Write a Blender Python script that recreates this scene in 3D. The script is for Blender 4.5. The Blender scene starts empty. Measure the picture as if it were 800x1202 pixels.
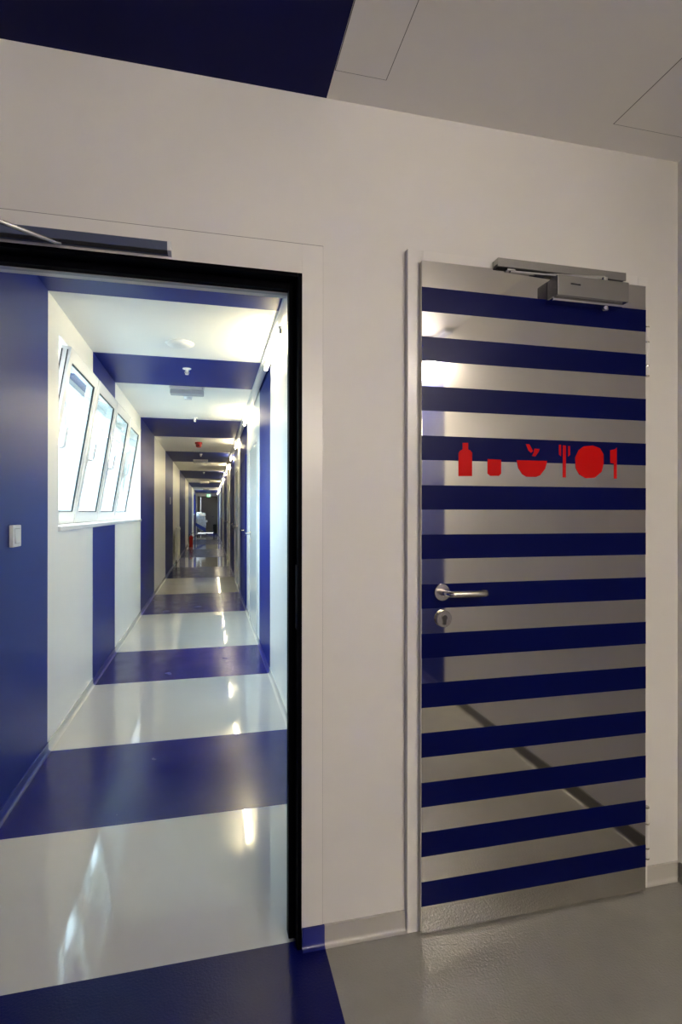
import bpy, bmesh, math
from mathutils import Vector, Matrix

scene = bpy.context.scene
COL = scene.collection
R = math.radians

# ------------------------------------------------------------------ camera
cam_data = bpy.data.cameras.new('camera')
cam = bpy.data.objects.new('camera', cam_data)
COL.objects.link(cam)
cam_data.sensor_fit = 'HORIZONTAL'
cam_data.sensor_width = 36.0
cam_data.lens = 36.0 * 637.4 / 800.0
cam_data.clip_start = 0.02
cam_data.clip_end = 200
cam.location = (0, 0, 1.32)
cam.rotation_euler = (R(90.064), R(-0.05), R(-13.52))
scene.camera = cam

# ------------------------------------------------------------------ world / exposure
SKY_STRENGTH = 6.0
LAMP_STRENGTH = 42.0
LOBBY_STRENGTH = 190.0
world = bpy.data.worlds.new('sky')
scene.world = world
world.use_nodes = True
bg = world.node_tree.nodes['Background']
wn_ = world.node_tree
tcw = wn_.nodes.new('ShaderNodeTexCoord'); sep = wn_.nodes.new('ShaderNodeSeparateXYZ')
mr = wn_.nodes.new('ShaderNodeMapRange'); mr.inputs['From Min'].default_value = -0.06; mr.inputs['From Max'].default_value = 0.06
mxw = wn_.nodes.new('ShaderNodeMix'); mxw.data_type = 'RGBA'
mxw.inputs[6].default_value = (0.20, 0.215, 0.21, 1)      # ground outside
mxw.inputs[7].default_value = (0.74, 0.87, 1.0, 1)        # overcast sky
wn_.links.new(tcw.outputs['Generated'], sep.inputs[0]); wn_.links.new(sep.outputs['Z'], mr.inputs['Value'])
wn_.links.new(mr.outputs['Result'], mxw.inputs[0]); wn_.links.new(mxw.outputs[2], bg.inputs['Color'])
bg.inputs['Strength'].default_value = SKY_STRENGTH
vs = scene.view_settings
vs.view_transform = 'Standard'
vs.look = 'None'
vs.exposure = 1.2
vs.gamma = 1.0
vs.use_curve_mapping = False
cy = scene.cycles
cy.max_bounces = 14
cy.diffuse_bounces = 7
cy.glossy_bounces = 6
cy.transparent_max_bounces = 24
cy.sample_clamp_indirect = 40.0

def portal(name, loc, rot, sx, sy):
    d = bpy.data.lights.new(name, 'AREA')
    d.shape = 'RECTANGLE'; d.size = sx; d.size_y = sy
    d.cycles.is_portal = True
    o = bpy.data.objects.new(name, d); COL.objects.link(o)
    o.location = loc; o.rotation_euler = rot
    return o
# sampling portals in the window openings: they add no light of their own
portal('window_portal', (-1.19, 5.43, 1.80), (0, R(-90), 0), 1.2, 3.9)
portal('window_portal', (-1.19, 31.9, 1.80), (0, R(-90), 0), 1.2, 3.0)

# ------------------------------------------------------------------ materials
def mat(name, col, rough=0.5, metal=0.0, spec=0.5, emit=None, estr=0.0, bump=None, var=0.0, vscale=3.0, coat=0.0, rvar=0.0, aniso=None):
    m = bpy.data.materials.new(name); m.use_nodes = True
    nt = m.node_tree; b = nt.nodes['Principled BSDF']
    b.inputs['Base Color'].default_value = (*col, 1)
    b.inputs['Roughness'].default_value = rough
    b.inputs['Metallic'].default_value = metal
    b.inputs['Specular IOR Level'].default_value = spec
    if coat: b.inputs['Coat Weight'].default_value = coat; b.inputs['Coat Roughness'].default_value = 0.05
    if emit:
        b.inputs['Emission Color'].default_value = (*emit, 1)
        b.inputs['Emission Strength'].default_value = estr
    tc = nt.nodes.new('ShaderNodeNewGeometry')
    if var or rvar:
        n = nt.nodes.new('ShaderNodeTexNoise'); n.inputs['Scale'].default_value = vscale
        n.inputs['Detail'].default_value = 5
        nt.links.new(tc.outputs['Position'], n.inputs['Vector'])
        if var:
            r = nt.nodes.new('ShaderNodeMapRange')
            r.inputs['From Min'].default_value = 0.3; r.inputs['From Max'].default_value = 0.7
            r.inputs['To Min'].default_value = 1 - var; r.inputs['To Max'].default_value = 1 + var
            nt.links.new(n.outputs['Fac'], r.inputs['Value'])
            mx = nt.nodes.new('ShaderNodeMix'); mx.data_type = 'RGBA'; mx.blend_type = 'MULTIPLY'
            mx.inputs[0].default_value = 1.0
            mx.inputs[6].default_value = (*col, 1)
            nt.links.new(r.outputs['Result'], mx.inputs[7])
            nt.links.new(mx.outputs[2], b.inputs['Base Color'])
        if rvar:
            r2 = nt.nodes.new('ShaderNodeMapRange')
            r2.inputs['From Min'].default_value = 0.3; r2.inputs['From Max'].default_value = 0.7
            r2.inputs['To Min'].default_value = max(0.0, rough - rvar); r2.inputs['To Max'].default_value = rough + rvar
            nt.links.new(n.outputs['Fac'], r2.inputs['Value'])
            nt.links.new(r2.outputs['Result'], b.inputs['Roughness'])
    if bump:
        prev = None
        for (sc_, st, di) in bump:
            n = nt.nodes.new('ShaderNodeTexNoise'); n.inputs['Scale'].default_value = sc_
            n.inputs['Detail'].default_value = 2
            nt.links.new(tc.outputs['Position'], n.inputs['Vector'])
            bp = nt.nodes.new('ShaderNodeBump'); bp.inputs['Strength'].default_value = st
            bp.inputs['Distance'].default_value = di
            nt.links.new(n.outputs['Fac'], bp.inputs['Height'])
            if prev: nt.links.new(prev.outputs['Normal'], bp.inputs['Normal'])
            prev = bp
        nt.links.new(prev.outputs['Normal'], b.inputs['Normal'])
    return m

BLUE = (0.0045, 0.018, 0.205)
M = {}
M['wall'] = mat('white_wall_paint', (0.72, 0.70, 0.67), 0.55, bump=[(180, .12, .002)], var=.015)
M['frame_white'] = mat('white_frame_paint', (0.74, 0.72, 0.69), 0.28)
M['cwall'] = mat('corridor_white_paint', (0.80, 0.80, 0.78), 0.35, var=.012)
M['ceil'] = mat('white_ceiling_paint', (0.85, 0.83, 0.79), 0.6, bump=[(180, .08, .002)])
M['cceil'] = mat('corridor_ceiling_paint', (0.80, 0.80, 0.77), 0.5)
M['blue'] = mat('blue_wall_paint', BLUE, 0.40, spec=.22, var=.03)
M['corr_blue_ceil'] = mat('corridor_blue_ceiling_paint', BLUE, 0.42, spec=.3)
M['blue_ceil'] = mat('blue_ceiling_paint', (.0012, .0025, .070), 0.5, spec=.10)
M['grey_floor'] = mat('grey_epoxy_floor', (0.27, 0.26, 0.237), 0.085, bump=[(150, .50, .004), (9, .05, .01)], var=.05, vscale=7, rvar=.04)
M['blue_floor_room'] = mat('blue_epoxy_orange_peel', (0.0015, 0.003, 0.080), 0.28, spec=.15, bump=[(150, .22, .004)], var=.05)
M['white_floor'] = mat('pale_epoxy_floor', (0.55, 0.555, 0.545), 0.05, bump=[(2.2, .10, .02)], var=.02, vscale=2, coat=.3)
M['blue_floor'] = mat('blue_epoxy_floor', (0.004, 0.007, 0.17), 0.22, spec=.35, bump=[(60, .06, .004)], var=.10, vscale=4, rvar=.06)
M['cove'] = mat('grey_cove', (0.46, 0.44, 0.41), 0.3)
M['cove_shaded'] = mat('shaded_grey_cove', (0.13, 0.122, 0.11), 0.3)  # skirting on its shadow side, the shade put into the colour
M['rail_blue'] = mat('blue_grey_rail', (0.105, 0.125, 0.20), 0.3, metal=.3)  # bluish grey tint of the slide rail over the doorway
M['ccove'] = mat('pale_cove', (0.62, 0.62, 0.60), 0.25)
M['blue_cove'] = mat('blue_cove', (0.017, 0.024, 0.22), 0.28)
M['steel'] = mat('polished_steel', (0.70, 0.68, 0.635), 0.045, metal=1.0, rvar=.015, vscale=5)
M['film'] = mat('blue_film', (0.0008, 0.003, 0.062), 0.30, spec=.10)
M['red'] = mat('red_film', (0.55, 0.002, 0.002), 0.5, spec=.1)
M['satin'] = mat('satin_steel', (0.55, 0.52, 0.47), 0.26, metal=1.0)
M['alu'] = mat('silver_closer_paint', (0.42, 0.41, 0.40), 0.25, metal=.9)
M['slot_shade'] = mat('shadowed_slot', (0.03, 0.03, 0.032), 0.5)  # dark fill stands in for shade inside the slide rail slots
M['black'] = mat('black_frame_paint', (0.0015, 0.0015, 0.003), 0.5, spec=.02)
M['strike'] = mat('dull_strike_plate', (0.10, 0.095, 0.09), 0.35, metal=.8)
M['chrome'] = mat('chrome', (0.7, 0.7, 0.7), 0.12, metal=1.0)
M['pvc'] = mat('white_pvc', (0.88, 0.89, 0.89), 0.25)
M['gasket'] = mat('black_gasket', (0.012, 0.012, 0.014), 0.6)
M['plastic'] = mat('white_plastic', (0.75, 0.76, 0.76), 0.35)
M['plastic_grey'] = mat('grey_plastic', (0.40, 0.41, 0.42), 0.4)
M['diffuser'] = mat('clear_grey_diffuser', (0.52, 0.54, 0.57), 0.25)
M['trunk'] = mat('light_grey_trunking', (0.68, 0.70, 0.71), 0.35)
M['lamp'] = mat('glowing_tube', (1, 1, 1), 0.4, emit=(1.0, 0.85, 0.52), estr=LAMP_STRENGTH)
M['lobby_lamp'] = mat('glowing_lobby_tube', (1, 1, 1), 0.4, emit=(1.0, 0.885, 0.70), estr=LOBBY_STRENGTH)
M['opal'] = mat('added_globe_glow', (1, 1, 1), 0.4, emit=(1.0, 0.89, 0.71), estr=LOBBY_STRENGTH*.15)
M['red_plastic'] = mat('red_plastic', (0.30, 0.012, 0.010), 0.4)
M['enamel'] = mat('red_enamel', (0.42, 0.012, 0.010), 0.22)
M['rubber'] = mat('black_rubber', (0.015, 0.015, 0.016), 0.6)
M['dark_door'] = mat('dark_grey_door', (0.21, 0.20, 0.185), 0.5)
M['door_white'] = mat('pale_glossy_door', (0.72, 0.76, 0.75), 0.14)
M['green'] = mat('exit_green', (0.10, 0.42, 0.16), 0.4, emit=(0.35, 0.8, 0.4), estr=.35)
M['sign_white'] = mat('exit_white', (0.8, 0.85, 0.8), 0.4, emit=(0.8, 1.0, 0.85), estr=.5)
M['linen'] = mat('white_linen', (0.80, 0.82, 0.85), 0.8, bump=[(30, .3, .02)])
M['bag'] = mat('pale_blue_bag', (0.42, 0.50, 0.68), 0.7, bump=[(14, .4, .03)], var=.2, vscale=8)
M['bag_blue'] = mat('blue_bag', (0.03, 0.06, 0.35), 0.6)
M['joint'] = mat('casing_joint_line', (0.22, 0.21, 0.20), 0.8)
M['crack'] = mat('joint_line', (0.12, 0.115, 0.105), 0.8)

def glass_mat():
    m = bpy.data.materials.new('window_glass'); m.use_nodes = True
    nt = m.node_tree; nt.nodes.clear()
    o = nt.nodes.new('ShaderNodeOutputMaterial')
    t = nt.nodes.new('ShaderNodeBsdfTransparent'); t.inputs[0].default_value = (0.86, 0.95, 0.955, 1)
    g = nt.nodes.new('ShaderNodeBsdfGlossy'); g.inputs['Roughness'].default_value = 0.02
    lw = nt.nodes.new('ShaderNodeLayerWeight'); lw.inputs['Blend'].default_value = 0.5
    pw = nt.nodes.new('ShaderNodeMath'); pw.operation = 'POWER'; pw.inputs[1].default_value = 5.0
    f = nt.nodes.new('ShaderNodeMath'); f.operation = 'MULTIPLY_ADD'; f.inputs[1].default_value = 0.7; f.inputs[2].default_value = 0.04
    nt.links.new(lw.outputs['Facing'], pw.inputs[0]); nt.links.new(pw.outputs[0], f.inputs[0])
    mx = nt.nodes.new('ShaderNodeMixShader')
    nt.links.new(f.outputs[0], mx.inputs[0]); nt.links.new(t.outputs[0], mx.inputs[1])
    nt.links.new(g.outputs[0], mx.inputs[2]); nt.links.new(mx.outputs[0], o.inputs[0])
    return m
M['glass'] = glass_mat()

# ------------------------------------------------------------------ mesh helpers
ORG = {}
class MB:
    def __init__(s): s.v = []; s.f = []; s.m = []; s.cur = 0
    def slot(s, i): s.cur = i; return s
    def add(s, vs_, fs):
        k = len(s.v); s.v += [tuple(p) for p in vs_]
        for f in fs: s.f.append([i + k for i in f]); s.m.append(s.cur)
        return s
    def box(s, x0, x1, y0, y1, z0, z1):
        return s.add([(x0,y0,z0),(x1,y0,z0),(x1,y1,z0),(x0,y1,z0),(x0,y0,z1),(x1,y0,z1),(x1,y1,z1),(x0,y1,z1)],
                     [(0,3,2,1),(4,5,6,7),(0,1,5,4),(1,2,6,5),(2,3,7,6),(3,0,4,7)])
    def prism(s, poly, f0, f1):
        n = len(poly)
        vv = [f0(*p) for p in poly] + [f1(*p) for p in poly]
        return s.add(vv, [tuple(range(n)), tuple(range(2*n-1, n-1, -1))] + [(i, (i+1) % n, n+(i+1) % n, n+i) for i in range(n)])
    def ring(s, outer, inner, f0, f1):
        # closed frame between two rectangles (u0,u1,w0,w1)
        (a,b,c,d), (e,f,g,h) = outer, inner
        O = [(a,c),(b,c),(b,d),(a,d)]; I = [(e,g),(f,g),(f,h),(e,h)]
        vv = [f0(*p) for p in O] + [f0(*p) for p in I] + [f1(*p) for p in O] + [f1(*p) for p in I]
        fs = []
        for i in range(4):
            j = (i+1) % 4
            fs += [(i, j, 4+j, 4+i), (8+i, 12+i, 12+j, 8+j), (i, 8+i, 8+j, j), (4+i, 4+j, 12+j, 12+i)]
        return s.add(vv, fs)
    def tube(s, pts, r, n=10, closed=False):
        pts = [Vector(p) for p in pts]; rings = []; N = len(pts)
        rr = r if isinstance(r, (list, tuple)) else [r] * N
        up = None
        for i, p in enumerate(pts):
            a = pts[max(i-1, 0)]; b = pts[min(i+1, N-1)]
            t = (b - a).normalized()
            if up is None:
                up = Vector((0,0,1)) if abs(t.z) < .9 else Vector((1,0,0))
            u = (up - t * up.dot(t)).normalized(); w = t.cross(u); up = u
            rings.append([p + (u * math.cos(2*math.pi*k/n) + w * math.sin(2*math.pi*k/n)) * rr[i] for k in range(n)])
        vv = [q for g in rings for q in g]; fs = []
        for i in range(N-1):
            for k in range(n):
                k2 = (k+1) % n
                fs.append((i*n+k, i*n+k2, (i+1)*n+k2, (i+1)*n+k))
        fs.append(tuple(range(n-1, -1, -1))); fs.append(tuple(range((N-1)*n, N*n)))
        return s.add(vv, fs)
    def lathe(s, prof, org, axis='Z', n=24):
        # prof: list of (radius, height); axis direction
        ax = {'Z': (Vector((1,0,0)), Vector((0,1,0)), Vector((0,0,1))), '-Z': (Vector((1,0,0)), Vector((0,-1,0)), Vector((0,0,-1))),
              '-Y': (Vector((1,0,0)), Vector((0,0,1)), Vector((0,-1,0))), '-X': (Vector((0,1,0)), Vector((0,0,1)), Vector((-1,0,0))),
              'X': (Vector((0,1,0)), Vector((0,0,1)), Vector((1,0,0)))}[axis]
        o = Vector(org); vv = []; fs = []
        for (r, hh) in prof:
            for k in range(n):
                a = 2*math.pi*k/n
                vv.append(o + ax[0]*r*math.cos(a) + ax[1]*r*math.sin(a) + ax[2]*hh)
        for i in range(len(prof)-1):
            for k in range(n):
                k2 = (k+1) % n
                fs.append((i*n+k, i*n+k2, (i+1)*n+k2, (i+1)*n+k))
        fs.append(tuple(range(n-1, -1, -1))); fs.append(tuple(range((len(prof)-1)*n, len(prof)*n)))
        return s.add(vv, fs)
    def build(s, name, mats, parent=None, bev=0.0, seg=2, xf=None, label=None):
        if not isinstance(mats, (list, tuple)): mats = [mats]
        if xf: s.v = [tuple(xf(p)) for p in s.v]
        xs, ys, zs = zip(*s.v)
        org = Vector(((min(xs)+max(xs))/2, (min(ys)+max(ys))/2, min(zs)))
        me = bpy.data.meshes.new(name)
        bm = bmesh.new()
        bv = [bm.verts.new(Vector(p) - org) for p in s.v]
        for f, mi in zip(s.f, s.m):
            try:
                fa = bm.faces.new([bv[i] for i in f]); fa.material_index = mi
            except ValueError:
                pass
        bmesh.ops.recalc_face_normals(bm, faces=bm.faces)
        if bev:
            es = [e for e in bm.edges if len(e.link_faces) == 2 and e.calc_face_angle(0) > R(30)]
            bmesh.ops.bevel(bm, geom=es, offset=bev, segments=seg, affect='EDGES', profile=0.5, clamp_overlap=True)
        for f in bm.faces: f.smooth = True
        for e in bm.edges:
            if len(e.link_faces) == 2 and e.calc_face_angle(0) > R(38): e.smooth = False
        bm.to_mesh(me); bm.free()
        for q in mats: me.materials.append(M[q])
        o = bpy.data.objects.new(name, me); COL.objects.link(o)
        ORG[o] = org
        if parent: o.parent = parent; o.location = org - ORG[parent]
        else: o.location = org
        if bev:
            wn = o.modifiers.new('weighted_normals', 'WEIGHTED_NORMAL'); wn.keep_sharp = True; wn.weight = 100
        if label: o['label'] = label
        return o

def empty(name, loc):
    o = bpy.data.objects.new(name, None); COL.objects.link(o)
    o.empty_display_size = .1
    o.location = loc; ORG[o] = Vector(loc)
    return o
def tag(o, label, cat, group=None, kind=None):
    o['label'] = label; o['category'] = cat
    if group: o['group'] = group
    if kind: o['kind'] = kind
    return o
def struct(o, label, cat): return tag(o, label, cat, kind='structure')

# ------------------------------------------------------------------ key dimensions
WY = 1.63          # room face of the door wall
TW = 0.14          # its thickness
CZ = 2.592         # room ceiling
CC = 2.545         # corridor ceiling
XR = 1.647         # right wall of the room
XL = -2.6          # left end of the room
YB = -2.4          # back of the room
CL, CR = -0.873, 0.478   # corridor walls
YE = 36.0          # end of corridor
BX = 0.340         # right edge of the blue stripe in the room
BANDS = [(2.45, 3.295), (4.475, 5.47), (7.40, 9.16), (11.35, 13.6), (16.5, 20.2), (23.0, 27.2), (30.6, 35.0)]
C0 = WY + TW       # corridor starts
WIN = (3.515, 7.36, 1.235, 2.375)      # big window y0 y1 z0 z1
WIN2 = (30.4, 33.4, 1.235, 2.375)
# doorway
DX0, DX1, DZ = -0.66, 0.269, 2.043

def whites(a, b, bands=BANDS):
    out = []; y = a
    for (p, q) in bands:
        if q <= a or p >= b: continue
        if p > y: out.append((y, p))
        y = q
    if y < b: out.append((y, b))
    return out

# ------------------------------------------------------------------ floors
f = MB()
f.box(BX, XR+.12, -.47, WY+TW, -.1, 0)
f.box(BX, XR+.12, YB, -1.7, -.1, 0)
f.box(XL, -1.05, YB, WY+TW, -.1, 0)
floor = struct(f.build('floor', 'grey_floor'), 'grey textured epoxy floor in front of the steel door', 'floor')
MB().box(-1.05, BX, YB, 1.66, -.1, 0).build('blue_stripe', 'blue_floor_room', floor, label='blue floor stripe at the doorway')
MB().box(BX, XR+.12, -1.7, -.47, -.1, 0).build('blue_stripe', 'blue_floor_room', floor)

f = MB()
for a, b in whites(1.66, YE+.2):
    f.box(CL-.1, CR+.1, a, b, -.1, 0.0) if a > 1.7 else (f.box(DX0, DX1-.004, a, C0, -.1, 0), f.box(CL-.1, CR+.1, C0, b, -.1, 0))
cfloor = struct(f.build('floor_corridor', 'white_floor'), 'glossy pale epoxy corridor floor crossed by blue bands', 'floor')
for a, b in BANDS:
    MB().box(CL-.1, CR+.1, a, b, -.1, 0).build('floor_band', 'blue_floor', cfloor)

# ------------------------------------------------------------------ ceilings
f = MB()
f.box(BX+.005, XR+.12, -.47, WY+TW, CZ, CZ+.1)
f.box(BX+.005, XR+.12, YB, -1.7, CZ, CZ+.1)
f.box(XL, -1.05, YB, WY+TW, CZ, CZ+.1)
ceil = struct(f.build('ceiling', 'ceil'), 'off-white ceiling with access hatches above the steel door', 'ceiling')
MB().box(-1.05, BX+.005, YB, WY+TW, CZ, CZ+.1).build('blue_stripe', 'blue_ceil', ceil, label='dark blue ceiling stripe')
MB().box(BX+.005, XR+.12, -1.7, -.47, CZ, CZ+.1).build('blue_stripe', 'blue_ceil', ceil)
def hatch(x0, x1, y0, y1):
    g = .0022
    fr = MB().ring((x0, x1, y0, y1), (x0+g, x1-g, y0+g, y1-g), lambda u, w: (u, w, CZ-.0004), lambda u, w: (u, w, CZ+.002)).build('hatch_joint', 'crack', ceil)
    MB().box(x0+g, x1-g, y0+g, y1-g, CZ-.0012, CZ+.01).build('access_hatch', 'ceil', ceil, label='flush ceiling access hatch')
hatch(BX+.006, .502, .95, 1.521)
hatch(1.279, XR-.02, .95, 1.518)

f = MB()
for a, b in whites(C0, YE+.2): f.box(CL-.25, CR+.15, a, b, CC, CC+.1)
cceil = struct(f.build('ceiling_corridor', 'cceil'), 'white corridor ceiling crossed by blue bands', 'ceiling')
for a, b in BANDS:
    MB().box(CL-.25, CR+.15, a, b, CC, CC+.1).build('ceiling_band', 'corr_blue_ceil', cceil)

# ------------------------------------------------------------------ room walls
SX0, SX1, SZ = 0.640, 1.470, 2.108      # steel door leaf
FX0, FX1, FZ = 0.601, 1.497, 2.150      # its frame
f = MB()
f.box(XL, DX0, WY, C0, 0, CZ)
f.box(DX0, DX1, WY, C0, DZ, CZ)
f.box(DX1, XR+.12, WY, C0, 0, CZ)
wf = struct(f.build('wall_front', 'wall'), 'white wall between the open doorway and the steel door', 'wall')
f = MB()
f.box(XR, XR+.12, -.47, WY, 0, CZ); f.box(XR, XR+.12, YB, -1.7, 0, CZ)
wr = struct(f.build('wall_right', 'wall'), 'white side wall at the right edge, seen in the steel door', 'wall')
MB().box(XR, XR+.12, -1.7, -.47, 0, CZ).build('blue_band', 'blue', wr)
MB().box(XR-.004, XR+.01, 1.2, 1.56, 1.2, 1.43).build('access_panel', 'frame_white', wr)
wb = struct(MB().box(BX, XR+.12, YB-.12, YB, 0, CZ).box(XL, -1.05, YB-.12, YB, 0, CZ).build('wall_back', 'wall'), 'white wall with blue band behind the viewer', 'wall')
MB().box(-1.05, BX, YB-.12, YB, 0, CZ).build('blue_band', 'blue', wb)
struct(MB().box(XL-.12, XL, YB, C0, 0, CZ).build('wall_left', 'blue'), 'plain blue wall at the far left of the lobby', 'wall')  # unseen wall, made blue to cut light bounced from the left

# coved skirting of the room
def cove_profile(hh=.060, t=.008, c=.022):
    p = [(0, 0), (c, 0)]
    for k in range(1, 6):
        a = math.pi/2 * k/6
        p.append((c - (c-t)*math.sin(a), (c-t)*(1-math.cos(a))))
    p += [(t, c-t), (t, hh), (0, hh)]
    return p
CP = cove_profile()
def cove_x(mb, x0, x1, y):   # along X on a wall facing -Y
    mb.prism(CP, lambda d, z: (x0, y-d, z+.0005), lambda d, z: (x1, y-d, z+.0005)); return mb
def cove_y(mb, y0, y1, x, s, prof=CP):   # along Y on a wall at x, protruding in direction s
    mb.prism(prof, lambda d, z: (x+s*d, y0, z+.0005), lambda d, z: (x+s*d, y1, z+.0005)); return mb
bb = MB(); cove_x(bb, BX, FX0, WY); cove_x(bb, FX1, XR, WY); cove_x(bb, XL, -1.05, WY)
bf = struct(bb.build('baseboard_front', 'cove'), 'grey coved skirting under the white door wall', 'baseboard')
cove_x(MB(), DX1+.002, BX, WY).build('blue_cove', 'blue_cove', bf, label='blue end of the skirting by the doorway')
cove_x(MB(), -1.05, DX0-.066, WY).build('blue_cove', 'blue_cove', bf)
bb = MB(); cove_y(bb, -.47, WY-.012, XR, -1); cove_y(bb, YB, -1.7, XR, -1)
br = struct(bb.build('baseboard_right', 'cove_shaded'), 'grey coved skirting along the right side wall, shade put into its colour', 'baseboard')
cove_y(MB(), -1.7, -.47, XR, -1).build('blue_cove', 'blue_cove', br)

# ------------------------------------------------------------------ corridor walls
def wall_seg(mb, y0, y1, x0, x1, wins):
    ys = sorted({y0, y1} | {v for w in wins for v in w[:2] if y0 < v < y1})
    for a, b in zip(ys, ys[1:]):
        w = next((w for w in wins if a >= w[0]-1e-6 and b <= w[1]+1e-6), None)
        if w:
            mb.box(x0, x1, a, b, 0, w[2]); mb.box(x0, x1, a, b, w[3], CC)
        else:
            mb.box(x0, x1, a, b, 0, CC)
    return mb
WT = .30
f = MB()
for a, b in whites(C0, YE): wall_seg(f, a, b, CL-WT, CL, [WIN, WIN2])
wl = struct(f.build('wall_corridor_left', 'cwall'), 'white corridor wall with window row and blue bands', 'wall')
for a, b in BANDS:
    f = wall_seg(MB(), a, b, CL-WT, CL, [WIN, WIN2])
    f.build('wall_band', 'blue', wl)
f = MB()
for a, b in whites(C0, YE): f.box(CR, CR+.15, a, b, 0, CC)
wrr = struct(f.build('wall_corridor_right', 'cwall'), 'white corridor wall with row of doors and blue bands', 'wall')
for a, b in BANDS: MB().box(CR, CR+.15, a, b, 0, CC).build('wall_band', 'blue', wrr)
CP2 = cove_profile(.05, .006, .022)
f = MB()
for a, b in whites(C0, YE): cove_y(f, a, b, CL, 1, CP2)
b1 = struct(f.build('baseboard_corridor_left', 'ccove'), 'pale coved skirting along the window side of the corridor', 'baseboard')
for a, b in BANDS: cove_y(MB(), a, b, CL, 1, CP2).build('blue_cove', 'blue_cove', b1)
f = MB()
for a, b in whites(C0, YE): cove_y(f, a, b, CR, -1, CP2)
b2 = struct(f.build('baseboard_corridor_right', 'ccove'), 'pale coved skirting along the door side of the corridor', 'baseboard')
for a, b in BANDS: cove_y(MB(), a, b, CR, -1, CP2).build('blue_cove', 'blue_cove', b2)

# end of corridor
we = empty('wall_corridor_end', (-.2, YE, 0))
struct(we, 'white end wall framing the dark door at the corridor end', 'wall')
f = MB(); f.box(CL, CR, YE, YE+.15, 2.36, CC); f.box(CL, -.80, YE, YE+.15, 0, 2.36); f.box(.43, CR, YE, YE+.15, 0, 2.36)
f.build('wall_surface', 'cwall', we)
ed = struct(empty('door_8', (-.17, YE+.05, 0)), 'dark grey double door closing the far end of the corridor', 'door')
MB().ring((-.80, .43, 0, 2.36), (-.77, .40, 0.001, 2.33), lambda u, w: (u, YE-.02, w), lambda u, w: (u, YE+.1, w)).build('door_frame', 'black', ed)
MB().box(-.77, -.60, YE+.04, YE+.08, .01, 2.33).build('side_leaf', 'dark_door', ed, bev=.004)
MB().box(-.596, .40, YE+.04, YE+.08, .01, 2.33).build('leaf', 'dark_door', ed, bev=.004)
MB().box(-.67, -.65, YE+.03, YE+.042, .9, 2.1).build('vision_strip', 'plastic', ed)
MB().tube([(.24, YE+.04, 1.05), (.24, YE-.02, 1.05), (.12, YE-.02, 1.05)], .011, 8).build('lever_handle', 'satin', ed)

# ------------------------------------------------------------------ steel striped door (door_2)
DY = 1.587
d2 = struct(empty('door_2', (1.05, WY, 0)), 'polished steel door with blue stripes and red tableware symbols', 'door')
fr = MB()
def fprof(x_in, x_out, s): pass
fr.box(FX0, SX0+.012, WY-.022, WY+.03, 0, FZ)
fr.box(SX1-.012, FX1, WY-.022, WY+.03, 0, FZ)
fr.box(SX0+.012, SX1-.012, WY-.022, WY+.03, SZ-.006, FZ)
fo = fr.build('door_frame', 'frame_white', d2, bev=.002, label='white steel frame')
leaf_org = None
leaf = MB().box(SX0, SX1, DY, WY-.0225, .008, SZ).build('leaf', 'steel', d2, bev=.0015, label='mirror-polished steel door leaf')
for k in range(13):
    t = 2.0250 - k*.15475
    MB().box(SX0, SX1, DY-.0006, DY+.001, t-.0762, t).build('stripe', 'film', leaf)
ICONS = {
 'bottle_symbol': [[(0.7778,1.5419),(0.7973,1.5425),(0.7973,1.5216),(0.8054,1.5181),(0.8111,1.5108),(0.8112,1.4368),(0.7642,1.436),(0.7641,1.5095),(0.7697,1.5171),(0.7778,1.521)]],
 'tumbler_symbol': [[(0.8654,1.4926),(0.9137,1.4915),(0.9137,1.4468),(0.9062,1.4391),(0.8754,1.4386),(0.8654,1.446)]],
 'bowl_symbol': [[(0.9695,1.4913),(1.0818,1.4916),(1.0748,1.4659),(1.0556,1.4431),(1.04,1.4375),(1.0054,1.4377),(0.99,1.4459),(0.9755,1.4655)]],
 'sprig_symbol': [[(1.0028,1.545),(1.0157,1.5446),(1.0295,1.5227),(1.0218,1.5164),(1.0123,1.5238)],[(1.0339,1.5305),(1.0538,1.5303),(1.0503,1.521),(1.0382,1.5052),(1.0252,1.5065),(1.0321,1.5189)]],
 'fork_symbol': [[(1.1258,1.5464),(1.1338,1.5466),(1.1339,1.5084),(1.1259,1.5137)],[(1.141,1.5445),(1.1525,1.5441),(1.1526,1.4377),(1.141,1.4376)],[(1.1606,1.5427),(1.1686,1.543),(1.1687,1.5132),(1.1606,1.5075)]],
 'plate_symbol': [[(1.2219,1.5438),(1.2557,1.5479),(1.2842,1.5392),(1.2981,1.5197),(1.299,1.4879),(1.2916,1.4598),(1.2631,1.4379),(1.2283,1.4366),(1.2038,1.4488),(1.1903,1.4698),(1.1875,1.505),(1.2011,1.5306)]],
 'knife_symbol': [[(1.3251,1.534),(1.3447,1.5377),(1.3513,1.5435),(1.3513,1.4369),(1.3401,1.4367),(1.34,1.4888),(1.3251,1.49)]],
}
for nm, polys in ICONS.items():
    mb = MB()
    for p in polys: mb.prism(p, lambda x, z: (x, DY-.0012, z), lambda x, z: (x, DY-.0002, z))
    mb.build(nm, 'red', leaf, label='red ' + nm.replace('_', ' '))
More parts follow.
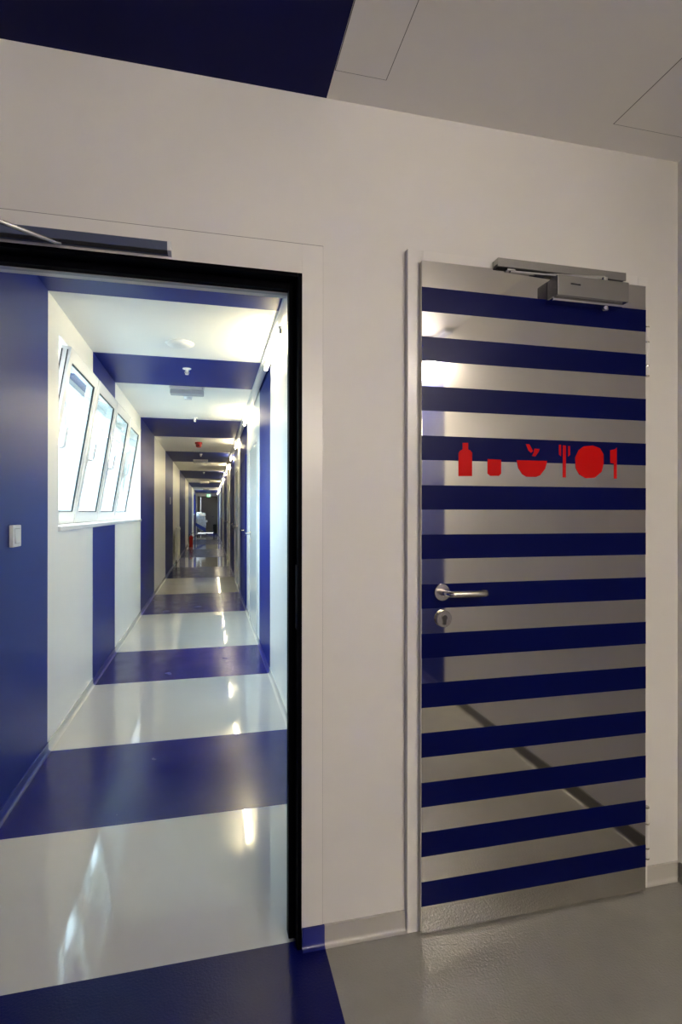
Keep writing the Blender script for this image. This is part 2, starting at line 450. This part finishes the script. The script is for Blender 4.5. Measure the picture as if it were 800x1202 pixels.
# lever handle + key rose
hx, hz = .706, 1.070
lh = MB().lathe([(.024, 0), (.0265, .002), (.0265, .007), (.025, .009)], (hx, DY-.0005, hz), '-Y', 32).build('handle_rose', 'satin', d2, label='round steel handle rose')
pts = [(hx, DY-.005, hz), (hx, DY-.030, hz)]
for k in range(1, 8):
    a = math.pi/2*k/7
    pts.append((hx+.024*(1-math.cos(a)), DY-.030-.024*math.sin(a), hz))
pts.append((hx+.095, DY-.054, hz-.001))
for k in range(1, 8):
    a = math.pi/2*k/7
    pts.append((hx+.112+.022*math.sin(a), DY-.054+.022*(1-math.cos(a)), hz-.0015))
pts.append((hx+.134, DY-.016, hz-.0015))
MB().tube(pts, .0095, 14).build('lever', 'satin', lh)
kr = MB().lathe([(.024, 0), (.0265, .002), (.0265, .008), (.025, .0098)], (hx+.006, DY-.0005, .987), '-Y', 32).build('key_rose', 'satin', d2, label='round key rose below the lever')
cyl = []
for k in range(13):
    a = R(-50) + R(280)*k/12
    cyl.append((hx+.006+.0085*math.cos(a), .992+.0085*math.sin(a)))
cyl += [(hx+.006-.005, .970), (hx+.006+.005, .970)]
kc = MB().prism(cyl, lambda x, z: (x, DY-.0135, z), lambda x, z: (x, DY-.006, z)).build('lock_cylinder', 'strike', kr)
# closer
cb = MB().box(1.082, 1.352, 1.530, DY-.0008, 2.020, 2.086).build('closer_body', 'alu', d2, bev=.003, label='silver overhead door closer')
MB().box(1.13, 1.145, 1.5292, 1.5305, 2.058, 2.062).box(1.1465, 1.152, 1.5292, 1.5305, 2.0575, 2.0615).box(1.1535, 1.166, 1.5292, 1.5305, 2.057, 2.061).build('maker_mark', 'gasket', cb)
MB().box(1.075, 1.34, 1.545, DY-.0008, 2.008, 2.0195).build('mounting_plate', 'chrome', cb, bev=.002)
MB().lathe([(.010, 0), (.012, .003), (.012, .014), (.008, .017)], (1.275, 1.552, 2.008), '-Z', 18).build('spindle', 'chrome', cb)
MB().lathe([(.012, 0), (.012, .016)], (1.275, 1.556, 2.0865), 'Z', 18).build('spindle', 'chrome', cb)
rl = MB()
prof = [(1.5700, 2.110), (1.5740, 2.110), (1.5740, 2.118), (1.5980, 2.118), (1.5980, 2.110), (1.6075, 2.110), (1.6075, 2.137), (1.5700, 2.137)]
rl.prism(prof, lambda y, z: (.893, y, z), lambda y, z: (1.375, y, z))
MB  # rail is one extruded channel
rail = rl.build('slide_rail', 'alu', d2, bev=.001, label='silver closer slide rail on the frame')
MB().box(.897, 1.373, 1.5745, 1.5975, 2.1125, 2.1175).build('slot', 'slot_shade', rail)
MB().box(.895, .899, 1.574, 1.598, 2.1105, 2.118).build('end_stop', 'slot_shade', rail)
MB().tube([(1.275, 1.556, 2.1025), (1.15, 1.575, 2.1035), (.945, 1.586, 2.105)], [.008, .007, .006], 8).build('closer_arm', 'chrome', rail)
MB().box(.930, .960, 1.576, 1.596, 2.103, 2.117).build('slider', 'chrome', rail, bev=.002)
# hinges
for (z0, z1) in ((1.80, 1.968), (.115, .290)):
    hg = MB().lathe([(.0085, 0), (.0085, z1-z0)], (1.483, 1.598, z0), 'Z', 16).build('hinge', 'frame_white', d2)
    for zz in (z0-.004, z0+.032, z0+.5*(z1-z0)+.03, z1-.001):
        MB().lathe([(.0093, 0), (.0093, .0045)], (1.483, 1.598, zz), 'Z', 16).build('hinge_ring', 'satin', hg)

# ------------------------------------------------------------------ open doorway (door_1)
d1 = struct(empty('door_1', ((DX0+DX1)/2, WY, 0)), 'black-framed open doorway leading into the blue striped corridor', 'door')
# white flush casing
cs = MB(); CT = .0035; CX = .334; CZ2 = 2.134
cs.box(DX1, CX, WY-CT, WY+.005, .062, CZ2)
cs.box(DX0-.065, DX1, WY-CT, WY+.005, DZ, CZ2)
cs.box(DX0-.065, DX0, WY-CT, WY+.005, 0, DZ)
cs.build('casing', 'frame_white', d1, bev=.001, label='flush white casing')
jn = MB(); jn.box(DX0-.067, CX+.001, WY-.0012, WY+.004, CZ2, CZ2+.0022)
jn.box(CX, CX+.0009, WY-.0010, WY+.004, .062, CZ2)
jn.build('casing_joint', 'joint', d1)
# black stepped steel frame: outer lip, rebate, inner stop
def stepframe(mb, x0, x1, z1, y0, y1, w):
    mb.box(x1-w, x1, y0, y1, 0.002, z1); mb.box(x0, x0+w, y0, y1, 0.002, z1); mb.box(x0+w, x1-w, y0, y1, z1-w, z1)
    return mb
mb = MB()
stepframe(mb, DX0, DX1, DZ, WY-.010, WY+.040, .013)
mb.build('frame_rebate', 'black', d1, bev=.0015, label='black rebated steel frame')
mb = MB(); stepframe(mb, DX0, DX1, DZ, WY+.040, WY+.080, .033)
mb.build('frame_stop', 'black', d1, bev=.0015)
mb = MB(); stepframe(mb, DX0, DX1, DZ, WY+.080, C0+.001, .022)
mb.build('frame_liner', 'frame_white', d1)
MB().box(DX0+.034, DX1-.034, WY+.066, WY+.0805, DZ-.037, DZ-.0335).build('seal_strip', 'plastic_grey', d1, label='pale strip under the frame head')
MB().box(DX1-.0155, DX1-.0128, WY+.002, WY+.030, .965, 1.160).build('strike_plate', 'strike', d1, bev=.0008, label='dull metal strike plate')
# closer rail above the doorway, and its arm to the opened leaf
prof = [(1.5860, 2.052), (1.5900, 2.052), (1.5900, 2.064), (1.6170, 2.064), (1.6170, 2.052), (1.6250, 2.052), (1.6250, 2.077), (1.5860, 2.077)]
rail = MB().prism(prof, lambda y, z: (-.62, y, z), lambda y, z: (-.108, y, z)).build('slide_rail', 'rail_blue', d1, bev=.001, label='silver closer slide rail over the doorway')
MB().box(-.612, -.119, 1.5905, 1.6165, 2.0540, 2.0635).build('slot', 'slot_shade', rail)
MB().box(-.118, -.1075, 1.5852, 1.6255, 2.0515, 2.0775).build('end_cap', 'trunk', rail, bev=.001)
MB().tube([(-.395, 1.603, 2.060), (-.395, 1.600, 2.046), (-.405, 1.594, 2.044), (-.62, 1.44, 2.050)], [.004, .005, .0055, .0065], 8).build('closer_arm', 'alu', d1)
# the opened leaf, folded back to the left outside the view
lf = MB().box(DX0+.005, DX0+.052, WY-.90, WY-.012, .008, DZ-.014).build('leaf', 'blue', d1, bev=.002, label='opened blue door leaf')
MB().box(DX0+.053, DX0+.10, WY-.30, WY-.05, 1.94, 2.0).build('closer_body', 'alu', d1, bev=.003)

# ------------------------------------------------------------------ tilted windows
def make_window(name, WN, nsash, label, detail=True):
    y0, y1, z0, z1 = WN
    w = struct(empty(name, (CL-.15, (y0+y1)/2, z0)), label, 'window')
    X0, X1 = CL-.260, CL-.200       # fixed frame depth
    MB().ring((y0, y1, z0, z1), (y0+.055, y1-.055, z0+.045, z1-.05), lambda u, v: (X0, u, v), lambda u, v: (X1, u, v)).build('window_frame', 'pvc', w, bev=.003)
    pitch = .873 if nsash == 4 else (y1-y0-.1)/nsash
    first = (y0+.148) if detail else y0+.05
    sw = pitch-.030
    for k in range(1, nsash):
        yc = first + k*pitch - .015
        MB().box(X0, X1, yc-.035, yc+.035, z0+.04, z1-.045).build('mullion', 'pvc', w, bev=.003)
    th = R(9.2) if detail else 0
    hinge = Vector((CL-.177, 0, z0+.008))
    S, C = math.sin(th), math.cos(th)
    H = 1.124 if detail else 1.10
    def xf(p):   # p = (n, y, s)
        return (hinge.x + p[2]*S + p[0]*C, p[1], hinge.z + p[2]*C - p[0]*S)
    for k in range(nsash):
        a = first + k*pitch; b = a + sw
        st = .072
        sash = MB().ring((a, b, 0, H), (a+st, b-st, .088, H-.082), lambda u, v: (-.028, u, v), lambda u, v: (.036, u, v)).build('sash', 'pvc', w, bev=.004, xf=xf, label='white sash tilted into the corridor' if detail else None)
        g = .0065
        MB().ring((a+st, b-st, .088, H-.082), (a+st+g, b-st-g, .088+g, H-.082-g), lambda u, v: (.020, u, v), lambda u, v: (.0315, u, v)).build('gasket', 'gasket', sash, xf=xf)
        MB().box(.0205, .0255, a+st+.001, b-st-.001, .089, H-.083).build('pane', 'glass', sash, xf=xf)
        if detail:
            mbs = MB()
            for n in (-.020, .012):
                mbs.box(n, n+.006, a-.0025, a+.001, .02, H-.02)
                mbs.box(n, n+.006, b-.001, b+.0025, .02, H-.02)
            mbs.build('edge_seal', 'gasket', sash, xf=xf)
            ys = a+.036
            hd = MB().box(.036, .046, ys-.014, ys+.014, .46, .53).build('handle', 'plastic', sash, bev=.003, xf=xf)
            MB().tube([xf((.040, ys, .50)), xf((.072, ys, .50)), xf((.082, ys, .51)), xf((.082, ys, .63))], .0085, 8).build('handle_grip', 'plastic', sash)
            MB().tube([xf((-.02, b+.012, .82)), xf((-.15, b+.012, .90))], .005, 6).build('stay_arm', 'plastic_grey', sash)
    MB().box(CL-.20, CL+.018, y0-.02, y1+.01, z0-.028, z0+.002).build('window_sill', 'pvc', w, bev=.004, label='white window sill')
    return w
make_window('window_1', WIN, 4, 'row of four white windows tilted inwards on the corridor wall')
make_window('window_2', WIN2, 3, 'closed white window far down the corridor near its end', detail=False)

# ------------------------------------------------------------------ trunking and lamps
TX0, TX1 = .400, .462
tr = MB()
tr.prism([(TX0, CC-.002), (TX0, CC-.028), (TX0+.003, CC-.030), (TX1-.003, CC-.030), (TX1, CC-.028), (TX1, CC-.002)],
         lambda x, z: (x, C0+.01, z), lambda x, z: (x, YE-.4, z))
trunk = tag(tr.build('cable_trunking', 'trunk'), 'light grey metal trunking running along the right ceiling edge of the corridor', 'trunking')
def lamp(x, y, z, axis, label, group=None, L=.90, m='lamp'):
    e = empty('tube_lamp', (x, y, z))
    MB().box(x-.014, x+.014, y-L/2-.03, y+L/2+.03, z+.022, z+.034).build('housing', 'trunk', e, bev=.003)
    for s in (-1, 1):
        MB().box(x-.012, x+.012, y+s*(L/2+.012)-.010, y+s*(L/2+.012)+.010, z-.014, z+.0225).build('lamp_holder', 'plastic', e, bev=.003)
    MB().tube([(x, y-L/2, z), (x, y+L/2, z)], .013, 12).build('tube', m, e)
    tag(e, label, 'lamp', group)
    return e
LY = [3.90, 6.75, 9.50, 11.8, 14.2, 16.7, 19.3, 21.9, 24.5, 27.1, 29.7, 32.3, 34.4]
ORD = ['nearest', 'second', 'third', 'fourth', 'fifth', 'sixth', 'seventh', 'eighth', 'ninth', 'tenth', 'eleventh', 'twelfth', 'farthest']
for i, y in enumerate(LY):
    lamp((TX0+TX1)/2, y, CC-.078, 'Y', ('%s glowing tube lamp under the corridor trunking' % ORD[i]) if i in (0, 12) else '%s glowing tube lamp from the doorway along the corridor trunking' % ORD[i], 'tube lamps along the corridor ceiling edge', L=.90 if i < 2 else .60)
# lobby tube lamps: first mirrored in the steel door, second added unseen for light
tr2 = MB().prism([(XR-.085, CZ-.002), (XR-.085, CZ-.030), (XR-.023, CZ-.030), (XR-.023, CZ-.002)], lambda x, z: (x, YB+.05, z), lambda x, z: (x, -.28, z)).build('cable_trunking', 'trunk')
tag(tr2, 'light grey trunking above the lobby wall, mirrored at the steel door edge', 'trunking')
lamp(XR-.054, -.80, CZ-.160, 'Y', 'tube lamp in the lobby mirrored at the left edge of the steel door', 'lobby tube lamps', L=.6, m='lobby_lamp')
lamp(XR-.054, -1.85, CZ-.160, 'Y', 'added tube lamp lighting the lobby, unseen behind the viewer', 'lobby tube lamps', L=.6, m='lobby_lamp')

# opal globe pendant added unseen behind the viewer to light the lobby
px_, py_, pz_ = .85, -1.5, 2.0
e = empty('added_pendant', (px_, py_, pz_-.15))
MB().lathe([(.06, 0), (.06, .015), (.012, .03)], (px_, py_, CZ), '-Z', 24).build('canopy', 'plastic', e)
MB().tube([(px_, py_, CZ-.02), (px_, py_, pz_+.15)], .004, 8).build('cord', 'rubber', e)
MB().lathe([(.03, .18), (.03, .13), (.05, .12)], (px_, py_, pz_), 'Z', 20).build('lamp_holder', 'plastic', e)
MB().lathe([(.14*math.sin(R(180-6*k)), .14*math.cos(R(180-6*k))) for k in range(1, 29)], (px_, py_, pz_), 'Z', 28).build('globe', 'opal', e)
tag(e, 'added opal globe pendant lighting the lobby, unseen behind the viewer', 'pendant')

# ------------------------------------------------------------------ ceiling fittings
def sprinkler(x, y, label):
    e = empty('sprinkler', (x, y, CC-.06))
    MB().lathe([(.036, 0), (.036, .003), (.028, .008), (.012, .010)], (x, y, CC), '-Z', 24).build('rosette', 'plastic', e)
    MB().lathe([(.010, .009), (.010, .022), (.006, .026), (.004, .045), (.006, .047), (.015, .050), (.015, .052)], (x, y, CC), '-Z', 16).build('nozzle', 'plastic', e)
    MB().tube([(x-.012, y, CC-.02), (x-.016, y, CC-.034), (x-.008, y, CC-.050)], .003, 6).tube([(x+.012, y, CC-.02), (x+.016, y, CC-.034), (x+.008, y, CC-.050)], .003, 6).build('yoke', 'plastic', e)
    tag(e, label, 'sprinkler', 'ceiling sprinklers')
sprinkler(-.195, 4.80, 'white sprinkler head on the first full blue ceiling band')
sprinkler(-.195, 7.28, 'white sprinkler head just before the dark blue third ceiling band')
sprinkler(-.195, 11.75, 'white sprinkler head on the ceiling beyond the red alarm')
sprinkler(-.195, 17.0, 'distant sprinkler head on the fifth blue ceiling band')
def disc(name, x, y, r, hh, label, cat, vents=True):
    e = empty(name, (x, y, CC-hh))
    MB().lathe([(r, 0), (r, .006), (r*.97, .010), (r*.90, .012)], (x, y, CC), '-Z', 36).build('base_ring', 'plastic', e)
    MB().lathe([(r*.88, .0105), (r*.86, hh*.6), (r*.70, hh*.92), (r*.35, hh), (r*.05, hh)], (x, y, CC), '-Z', 36).build('cover', 'plastic', e)
    if vents:
        mb = MB()
        for k in range(10):
            a = 2*math.pi*k/10
            mb.box(x+r*.5*math.cos(a)-.008, x+r*.5*math.cos(a)+.008, y+r*.5*math.sin(a)-.002, y+r*.5*math.sin(a)+.002, CC-hh*1.0, CC-hh*.9)
        mb.build('vent_slots', 'plastic_grey', e)
    tag(e, label, cat)
disc('ceiling_disc', -.215, 4.09, .100, .028, 'round white ceiling disc nearest the doorway', 'ceiling disc', False)
disc('smoke_detector', -.225, 5.90, .055, .042, 'small white smoke detector beyond the emergency light', 'detector')
def emergency(y, label):
    x = -.222
    e = empty('emergency_light', (x, y, CC-.075))
    MB().box(x-.165, x+.165, y-.055, y+.055, CC-.030, CC-.001).build('housing', 'plastic', e, bev=.006)
    MB().box(x-.158, x+.158, y-.050, y+.050, CC-.078, CC-.0305).build('diffuser', 'diffuser', e, bev=.010)
    MB().lathe([(.006, 0), (.006, .003)], (x+.145, y-.056, CC-.016), '-Y', 12).build('indicator', 'plastic_grey', e)
    tag(e, label, 'emergency light', 'ceiling emergency lights')
emergency(5.52, 'grey and white emergency light box nearest the doorway')
emergency(13.0, 'second emergency light box, behind the red alarm')
emergency(22.2, 'third emergency light box far down the corridor ceiling')
emergency(28.6, 'farthest emergency light box near the corridor end')
e = empty('fire_alarm', (-.2, 9.8, CC-.09))
MB().lathe([(.060, 0), (.062, .004), (.062, .030), (.056, .034)], (-.2, 9.8, CC), '-Z', 28).build('base', 'red_plastic', e)
MB().lathe([(.048, .033), (.050, .05), (.046, .078), (.030, .090), (.006, .092)], (-.2, 9.8, CC), '-Z', 28).build('sounder', 'red_plastic', e)
MB().box(-.215, -.185, 9.745, 9.752, CC-.066, CC-.05).build('grille', 'rubber', e)
tag(e, 'round red fire alarm sounder on the corridor ceiling', 'fire alarm')
# exit sign
e = empty('exit_sign', (-.10, 33.6, 2.25))
MB().box(-.22, .02, 33.58, 33.62, 2.24, 2.43).build('box', 'green', e, bev=.006)
# running figure, door and arrow as simple white shapes
mb = MB()
YS = 33.577
fy0 = lambda x, z: (x, YS, z); fy1 = lambda x, z: (x, YS+.004, z)
mb.prism([(-.075, 2.27), (-.005, 2.27), (-.005, 2.40), (-.075, 2.40)], fy0, fy1)
mb.prism([(-.15, 2.385), (-.125, 2.385), (-.125, 2.41), (-.15, 2.41)], fy0, fy1)
mb.prism([(-.165, 2.33), (-.115, 2.335), (-.12, 2.38), (-.15, 2.38)], fy0, fy1)
mb.prism([(-.20, 2.27), (-.185, 2.27), (-.14, 2.328), (-.16, 2.332)], fy0, fy1)
mb.prism([(-.115, 2.27), (-.10, 2.27), (-.115, 2.332), (-.138, 2.328)], fy0, fy1)
mb.build('pictogram', 'sign_white', e)
for x in (-.17, -.03): MB().tube([(x, 33.6, 2.43), (x, 33.6, CC)], .005, 6).build('hanger', 'trunk', e)
tag(e, 'green exit sign hanging before the dark end door', 'sign')

# ------------------------------------------------------------------ corridor doors on the right
def in_band(y): return any(a <= y <= b for a, b in BANDS)
def cdoor(n, ya, yb, hy, m, label):
    e = struct(empty('door_%d' % n, (CR, (ya+yb)/2, 0)), label, 'door')
    MB().ring((ya-.04, yb+.04, 0.001, 2.12), (ya, yb, 0.002, 2.08), lambda u, v: (CR-.010, u, v), lambda u, v: (CR+.03, u, v)).build('door_frame', 'blue' if m == 'blue' else 'frame_white', e, bev=.002)
    MB().box(CR-.005, CR+.03, ya+.003, yb-.003, .008, 2.077).build('leaf', m, e, bev=.002)
    s = 1 if hy < (ya+yb)/2 else -1
    rs = MB().lathe([(.025, 0), (.025, .009)], (CR-.005, hy, 1.07), '-X', 20).build('handle_rose', 'satin', e)
    MB().tube([(CR-.010, hy, 1.07), (CR-.055, hy, 1.07), (CR-.062, hy+s*.012, 1.07), (CR-.062, hy+s*.12, 1.07), (CR-.03, hy+s*.13, 1.07)], .0095, 10).build('lever', 'satin', rs)
    MB().lathe([(.025, 0), (.025, .009)], (CR-.005, hy, .985), '-X', 20).build('key_rose', 'satin', e)
    return e
cdoor(3, 5.72, 6.78, 6.62, 'door_white', 'pale glossy door on the right wall between the first two full blue bands')
cdoor(4, 7.62, 8.62, 7.72, 'blue', 'blue door set in the third blue band on the right wall')
cdoor(5, 9.75, 10.75, 9.85, 'door_white', 'white door on the right wall just past the blue door')
cdoor(6, 12.0, 13.0, 12.1, 'blue', 'blue door in the fourth blue band on the right wall')
cdoor(7, 14.6, 15.6, 14.7, 'door_white', 'distant white door on the right wall past the fourth band')
cdoor(9, 17.6, 18.6, 17.7, 'blue', 'distant blue door in the fifth band on the right wall')
cdoor(10, 21.0, 22.0, 21.1, 'door_white', 'farthest white door on the right corridor wall')
cdoor(11, 24.4, 25.4, 24.5, 'blue', 'farthest blue door on the right corridor wall')

# ------------------------------------------------------------------ left wall small things
def plate(name, y0, y1, z0, z1, label, cat, d=.012):
    e = empty(name, (CL, (y0+y1)/2, z0))
    MB().box(CL+.0005, CL+d, y0, y1, z0, z1).build('plate', 'plastic', e, bev=.003)
    ym, zm = (y0+y1)/2, (z0+z1)/2; hw = (y1-y0)*.30; hh = (z1-z0)*.32
    MB().ring((ym-hw-.003, ym+hw+.003, zm-hh-.003, zm+hh+.003), (ym-hw, ym+hw, zm-hh, zm+hh), lambda u, v: (CL+d-.001, u, v), lambda u, v: (CL+d+.0006, u, v)).build('gap', 'plastic_grey', e)
    MB().prism([(CL+d-.001, zm-hh), (CL+d+.006, zm-hh), (CL+d+.001, zm+hh), (CL+d-.001, zm+hh)], lambda x, z: (x, ym-hw, z), lambda x, z: (x, ym+hw, z)).build('rocker', 'plastic', e)
    tag(e, label, cat)
plate('light_switch', 2.700, 2.806, 1.163, 1.262, 'white rocker light switch on the near blue wall band', 'switch', .018)
plate('light_switch', 12.55, 12.72, 1.50, 1.66, 'small white wall plate on the fourth dark blue band', 'switch')
# radiator
e = empty('radiator', (CL, 14.3, .1))
MB().box(CL+.04, CL+.052, 13.72, 14.9, .14, .92).build('back_panel', 'plastic', e)
for k in range(14):
    y = 13.74 + k*.085
    MB().box(CL+.053, CL+.10, y, y+.055, .12, .95).build('column', 'plastic', e, bev=.006)
for z in (.16, .89): MB().box(CL+.045, CL+.11, 13.72, 14.92, z-.02, z+.02).build('header', 'plastic', e, bev=.006)
for y in (13.9, 14.75): MB().box(CL+.0005, CL+.045, y-.02, y+.02, .7, .74).build('bracket', 'trunk', e)
MB().tube([(CL+.08, 13.70, .16), (CL+.08, 13.62, .16), (CL+.08, 13.62, .002)], .012, 8).build('supply_pipe', 'rubber', e)
tag(e, 'slim white column radiator on the left corridor wall', 'radiator')
# fire extinguisher
ex, ey = -.715, 21.5
e = empty('fire_extinguisher', (ex, ey, 0))
MB().lathe([(.070, 0), (.075, .01), (.075, .36), (.068, .40), (.045, .435), (.022, .45)], (ex, ey, .001), 'Z', 24).build('cylinder', 'enamel', e)
MB().lathe([(.020, .45), (.020, .48), (.028, .485), (.028, .505), (.015, .51)], (ex, ey, .001), 'Z', 16).build('valve', 'chrome', e)
MB().tube([(ex, ey, .50), (ex+.03, ey, .53), (ex+.11, ey, .55)], .008, 8).tube([(ex, ey, .49), (ex+.04, ey, .50), (ex+.10, ey, .49)], .006, 8).build('grip', 'rubber', e)
MB().tube([(ex-.02, ey, .49), (ex-.09, ey-.02, .46), (ex-.10, ey-.02, .30), (ex-.085, ey-.02, .12)], .011, 8).build('hose', 'rubber', e)
tag(e, 'red fire extinguisher standing by the left corridor wall', 'extinguisher')
# laundry cart
cx0, cx1, cyy0, cyy1 = -.76, -.24, 30.6, 31.5
e = empty('laundry_cart', ((cx0+cx1)/2, (cyy0+cyy1)/2, 0))
MB().box(cx0, cx1, cyy0, cyy1, .12, .15).build('base', 'plastic_grey', e, bev=.006)
for x in (cx0+.05, cx1-.05):
    for y in (cyy0+.06, cyy1-.06):
        MB().lathe([(.02, 0), (.05, .003), (.05, .027), (.02, .03)], (x-.015, y, .051), 'X', 16).build('wheel', 'rubber', e)
        MB().box(x-.018, x+.018, y-.012, y+.012, .06, .12).build('fork', 'trunk', e)
        MB().tube([(x, y, .15), (x, y, 1.1)], .012, 8).build('post', 'chrome', e)
# soft bag: tapered sack between the posts
mb = MB(); n = 20; rings = []
for i, (z, s, dx) in enumerate([(.30, .55, .06), (.42, .80, .04), (.60, .96, .02), (.80, 1.02, 0), (.98, 1.0, 0), (1.10, .96, 0)]):
    ring = []
    for k in range(n):
        a = 2*math.pi*k/n
        sx = abs(math.cos(a))**.6*math.copysign(1, math.cos(a)); sy = abs(math.sin(a))**.6*math.copysign(1, math.sin(a))
        wob = 1+.035*math.sin(3*a+i)
        ring.append(((cx0+cx1)/2+dx+.25*s*sx*wob, (cyy0+cyy1)/2+.42*s*sy*wob, z))
    rings.append(ring)
fs = [(i*n+k, i*n+(k+1) % n, (i+1)*n+(k+1) % n, (i+1)*n+k) for i in range(5) for k in range(n)] + [tuple(range(n)), tuple(range(5*n, 6*n))]
mb.add([p for r in rings for p in r], fs).build('bag', 'bag', e, label='pale blue laundry sack')
mb = MB().prism([(-.77, .60), (-.24, .22), (-.24, .46), (-.77, .76)], lambda x, z: (x, cyy0-.02, z), lambda x, z: (x, cyy0+.02, z)).build('sash_strap', 'bag_blue', e)
for k, (x, y, z, a, b, hh) in enumerate([(-.50, 31.05, 1.10, .25, .40, .14), (-.58, 30.95, 1.22, .15, .3, .12), (-.40, 31.1, 1.2, .14, .28, .10)]):
    MB().lathe([(.6, 0), (1, .25), (1.02, .6), (.8, .9), (.3, 1.0)], (0, 0, 0), 'Z', 18).build('linen_heap', 'linen', e, xf=lambda p: (x+p[0]*a, y+p[1]*b, z+p[2]*hh))
MB().box(cx1, cx1+.09, cyy0+.1, cyy0+.25, .78, .90).build('side_pouch', 'linen', e, bev=.02)
tag(e, 'laundry cart with white linen and pale blue sack at the corridor end', 'cart')
# dark bin at the end
e = MB().lathe([(.10, 0), (.115, .01), (.13, .5), (.135, .52), (.11, .56), (.03, .57)], (.29, 35.6, .001), 'Z', 20).build('waste_bin', 'rubber')
tag(e, 'small black bin beside the dark end door', 'bin')
